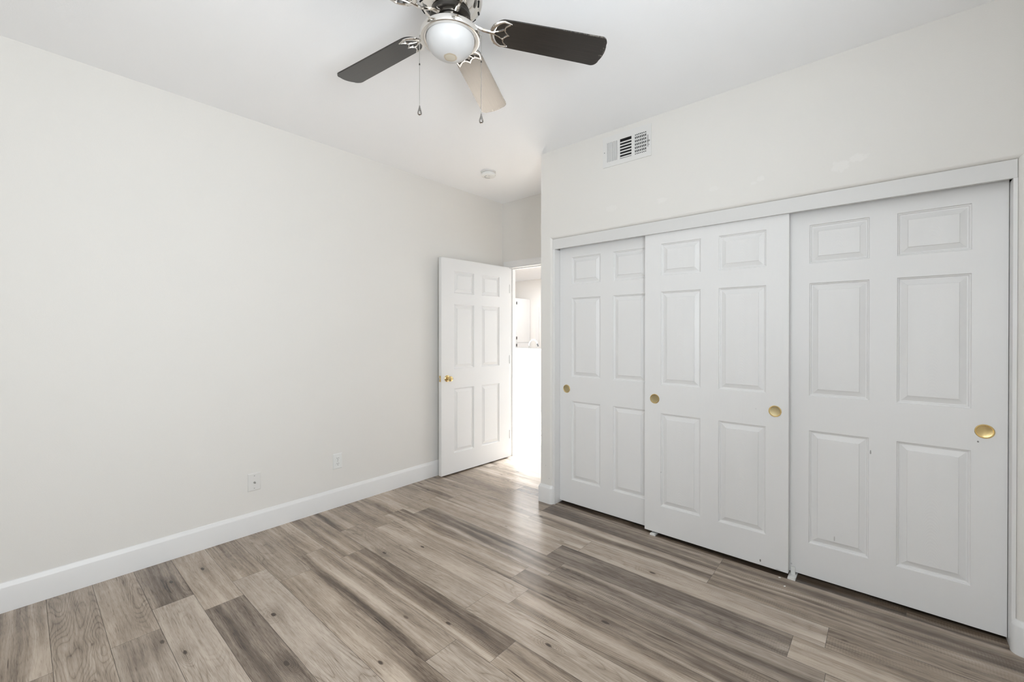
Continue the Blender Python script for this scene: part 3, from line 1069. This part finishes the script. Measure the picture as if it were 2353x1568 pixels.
def strap(bm, pts, w, z0, t):
    """flat bar of varying width along a plan path, slightly domed"""
    P = [Vector(p) for p in pts]
    ws = w if isinstance(w, (list, tuple)) else [w] * len(P)
    rows = []
    for i, p in enumerate(P):
        d = (P[min(i + 1, len(P) - 1)] - P[max(i - 1, 0)]).normalized()
        nrm = Vector((-d.y, d.x))
        h = ws[i] / 2
        rows.append([bm.verts.new((p.x + nrm.x * o * h, p.y + nrm.y * o * h, z0 - dz * t)) for o, dz in
                     ((-1, 0), (-1, .45), (-.5, 1), (.5, 1), (1, .45), (1, 0))])
    for a, b in zip(rows, rows[1:]):
        for i in range(6):
            bm.faces.new((a[i], a[(i + 1) % 6], b[(i + 1) % 6], b[i]))
    bm.faces.new(rows[0])
    bm.faces.new(rows[-1][::-1])


def iron_bm():
    """crescent blade bracket under the blade root; local x outwards"""
    bm = bm_new()
    pts, ws = [], []
    cx = .222
    for i in range(21):                                   # thick outer crescent, open towards the tip
        a = math.radians(100 + 160 * i / 20)
        pts.append((cx + .052 * math.cos(a) + .000, .0545 * math.sin(a)))
        ws.append(.009 + .011 * math.sin(PI * i / 20))
    # hooks running out along the blade edges
    pts = [(cx + .022, .0505)] + pts + [(cx + .022, -.0505)]
    ws = [.003] + ws + [.003]
    strap(bm, pts, ws, -.0005, .006)
    inner, iw = [], []
    for i in range(21):                                   # inner waved edge with a cusp in the middle
        v = -.0475 + .095 * i / 20
        b = abs(v) / .0475
        inner.append((cx + .0165 - .020 * math.sin(PI * b) ** 1.0 + (.004 if b < .08 else 0), v))
        iw.append(.0068)
    strap(bm, inner, iw, -.0005, .0055)
    for s in (1, -1):                                     # two spokes from the neck
        strap(bm, [(.176, .004 * s), (.200, .012 * s), (.2225, .024 * s)], .0055, -.0005, .0055)
    # neck from the flywheel out and down to the crescent
    neck = [(.060, 0, .018), (.085, 0, .016), (.110, 0, .006), (.135, 0, -.0015), (.160, 0, -.0035), (.180, 0, -.0035)]
    rows = []
    for (x, y, z), w in zip(neck, (.020, .017, .013, .012, .013, .018)):
        rows.append([bm.verts.new((x, w * o, z + q)) for o, q in ((-.5, .003), (-.6, 0), (-.3, -.005), (.3, -.005), (.6, 0), (.5, .003))])
    for a, b in zip(rows, rows[1:]):
        for i in range(6):
            bm.faces.new((a[i], a[(i + 1) % 6], b[(i + 1) % 6], b[i]))
    bm.faces.new(rows[0])
    bm.faces.new(rows[-1][::-1])
    return bm


for i, (a, pch) in enumerate(zip(BL_ANG, PITCHES)):
    M = (Matrix.Translation((0, 0, ZB)) @ Matrix.Rotation(math.radians(a), 4, 'Z') @ Matrix.Rotation(DROOP, 4, 'Y')
         @ Matrix.Rotation(math.radians(pch), 4, 'X'))
    b = obj('fan_blade', blade_bm(), M_BLADEWORN if i in (0, 1) else M_BLADE, fan)
    b.matrix_local = M
    if i == 0:
        b['label'] = 'blade with a worn, dusty edge'
    ir = obj('blade_bracket', iron_bm(), M_NICKEL, b, smooth=True)
    ir['label'] = 'crescent nickel bracket'

rv = Vector((.754, .657, 0))
for s, zb, lab in ((-1, 2.204, 'pull chain left of the bowl'), (1, 2.172, 'pull chain right of the bowl')):
    px, py = rv.x * s * .1235, rv.y * s * .1235
    z_top, z_end = -.222, zb - H
    bm = bm_new()
    zt = z_end + .036
    nb = int((z_top - zt) / .0042)
    for k in range(nb):                              # ball chain: small beads on a thin link
        z = z_top - k * .0042
        lathe(bm, [(0, .0016), (.0013, .0009), (.0016, 0), (.0013, -.0009), (0, -.0016)], 6, (px, py, z))
    tube(bm, [(px, py, z_top + .004), (px, py, zt)], .0006, 5)
    tube(bm, [(px * .86, py * .86, z_top + .010), (px * .97, py * .97, z_top + .009), (px, py, z_top + .002)], .0025, 8)
    ch = obj('pull_chain', bm, M_CHAIN, fan, smooth=True)
    ch['label'] = lab
    bm = bm_new()
    zc = z_top - (.110 if s < 0 else .100)
    lathe(bm, [(0, .004), (.0025, .003), (.0028, -.003), (0, -.004)], 10, (px, py, zc))
    obj('chain_joint', bm, M_DARKMETAL, ch, smooth=True)
    bm = bm_new()
    lathe(bm, [(0, .040), (.0022, .038), (.0030, .032), (.0058, .022), (.0088, .012), (.0092, .008), (.0075, .003), (.004, .0005), (0, 0)], 20, (px, py, z_end))
    pe = obj('pendant', bm, M_PENDANT, ch, smooth=True)
    pe['label'] = 'teardrop metal pendant'

# ------------------------------------------------------------------ beyond the doorway: living room and kitchen
bm = bm_new()
bx(bm, -5.6, -5.48, YD + .100, 9.1, 0, H)
struct('wall_living', bm, M_HALL, 'far left wall of the room beyond the doorway', 'wall')
bm = bm_new()
bx(bm, -5.48, 2.2, 8.98, 9.1, 0, H)
struct('wall_kitchen', bm, M_HALL, 'pale kitchen wall seen far beyond the doorway', 'wall')
bm = bm_new()
bx(bm, 2.15, 2.27, YD + .100, 4.35, 0, H)
bx(bm, 2.15, 2.27, 6.85, 9.1, 0, H)
bx(bm, 2.15, 2.27, 4.35, 6.85, 2.35, H)  # gap below is added to let the side fill in
struct('wall_living_side', bm, M_HALL, 'wall with an opening added for fill light, beyond the doorway', 'wall')
bm = bm_new()
bx(bm, -5.48, -.12, YD + .0, YD + .100, 0, H)
struct('wall_living_front', bm, M_HALL, 'living room wall continuing left of the doorway', 'wall')
bm = bm_new()
bx(bm, -3.30, -1.30, 5.83, 5.95, 0, 1.015)
struct('wall_bar', bm, M_HALL, 'white half-height wall below the kitchen bar', 'half wall')
bm = bm_new()
bx(bm, -3.32, -1.28, 5.80, 6.02, 1.0155, 1.052)
bevel(bm, .006)
tag(obj('bar_counter', bm, M_COUNTER), 'white bar counter on the half wall, seen through the doorway', 'counter')
cab = thing('kitchen_base_cabinet', 'low white sink cabinet just behind the half wall', 'cabinet', (-3.30, 5.955, 0))
bm = bm_new()
bx(bm, 0, 2.0, 0, .60, 0, .88)
obj('cabinet_body', bm, M_CABINET, cab)
bm = bm_new()
bx(bm, 0, 2.0, .0, .63, .8805, .918)
obj('cabinet_top', bm, M_COUNTER, cab)
fct = thing('kitchen_faucet', 'arched kitchen faucet with a dark spray tip above the bar counter', 'faucet', (-1.755, 6.12, .918))
bm = bm_new()
lathe(bm, [(0, 0), (.026, 0), (.026, .006), (.016, .014), (0, .014)], 24)
obj('faucet_base', bm, M_FAUCET, fct, smooth=True)
bm = bm_new()
arcp = [(0, 0, .01), (0, 0, .12), (0, 0, .185)]
for i in range(1, 13):
    a = PI - PI * .90 * i / 12
    arcp.append((.098 + .098 * math.cos(a), 0, .185 + .105 * math.sin(a)))
tube(bm, arcp, .0125, 14)
sp = obj('faucet_spout', bm, M_FAUCET, fct, smooth=True)
tip = Vector(arcp[-1])
dirv = (tip - Vector(arcp[-2])).normalized()
bm = bm_new()
tube(bm, [tip, tip + dirv * .050], [.0135, .0115], 14)
obj('spray_tip', bm, M_DARK, sp, smooth=True)
bm = bm_new()
tube(bm, [(.01, -.01, .03), (.05, -.03, .06)], .006, 10)
obj('faucet_handle', bm, M_FAUCET, fct, smooth=True)

pan = thing('pantry_cabinet', 'tall white pantry cabinet with two doors against the far kitchen wall', 'cabinet', (-4.03, 8.12, 0))
bm = bm_new()
bx(bm, -.60, 0, 0, .855, 0, 2.224)
obj('cabinet_body', bm, M_CABINET, pan)
for z0, z1, hs in ((.08, 1.075, (1.015, .20)), (1.085, 2.20, (2.10, 1.20))):
    bm = bm_new()
    bx(bm, .001, .020, .315, .845, z0, z1)
    d = obj('cabinet_door', bm, M_CABINET, pan)
    for hz in hs:
        bm = bm_new()
        bx(bm, .001, .024, .300, .313, hz - .035, hz + .035)
        h_ = obj('hinge', bm, M_DARKMETAL, d)
bm = bm_new()
bx(bm, -3.83, -3.715, 8.965, 8.978, 0, 2.0)
struct('trim_5', bm, M_TRIM, 'pale vertical trim board on the far kitchen wall', 'trim')
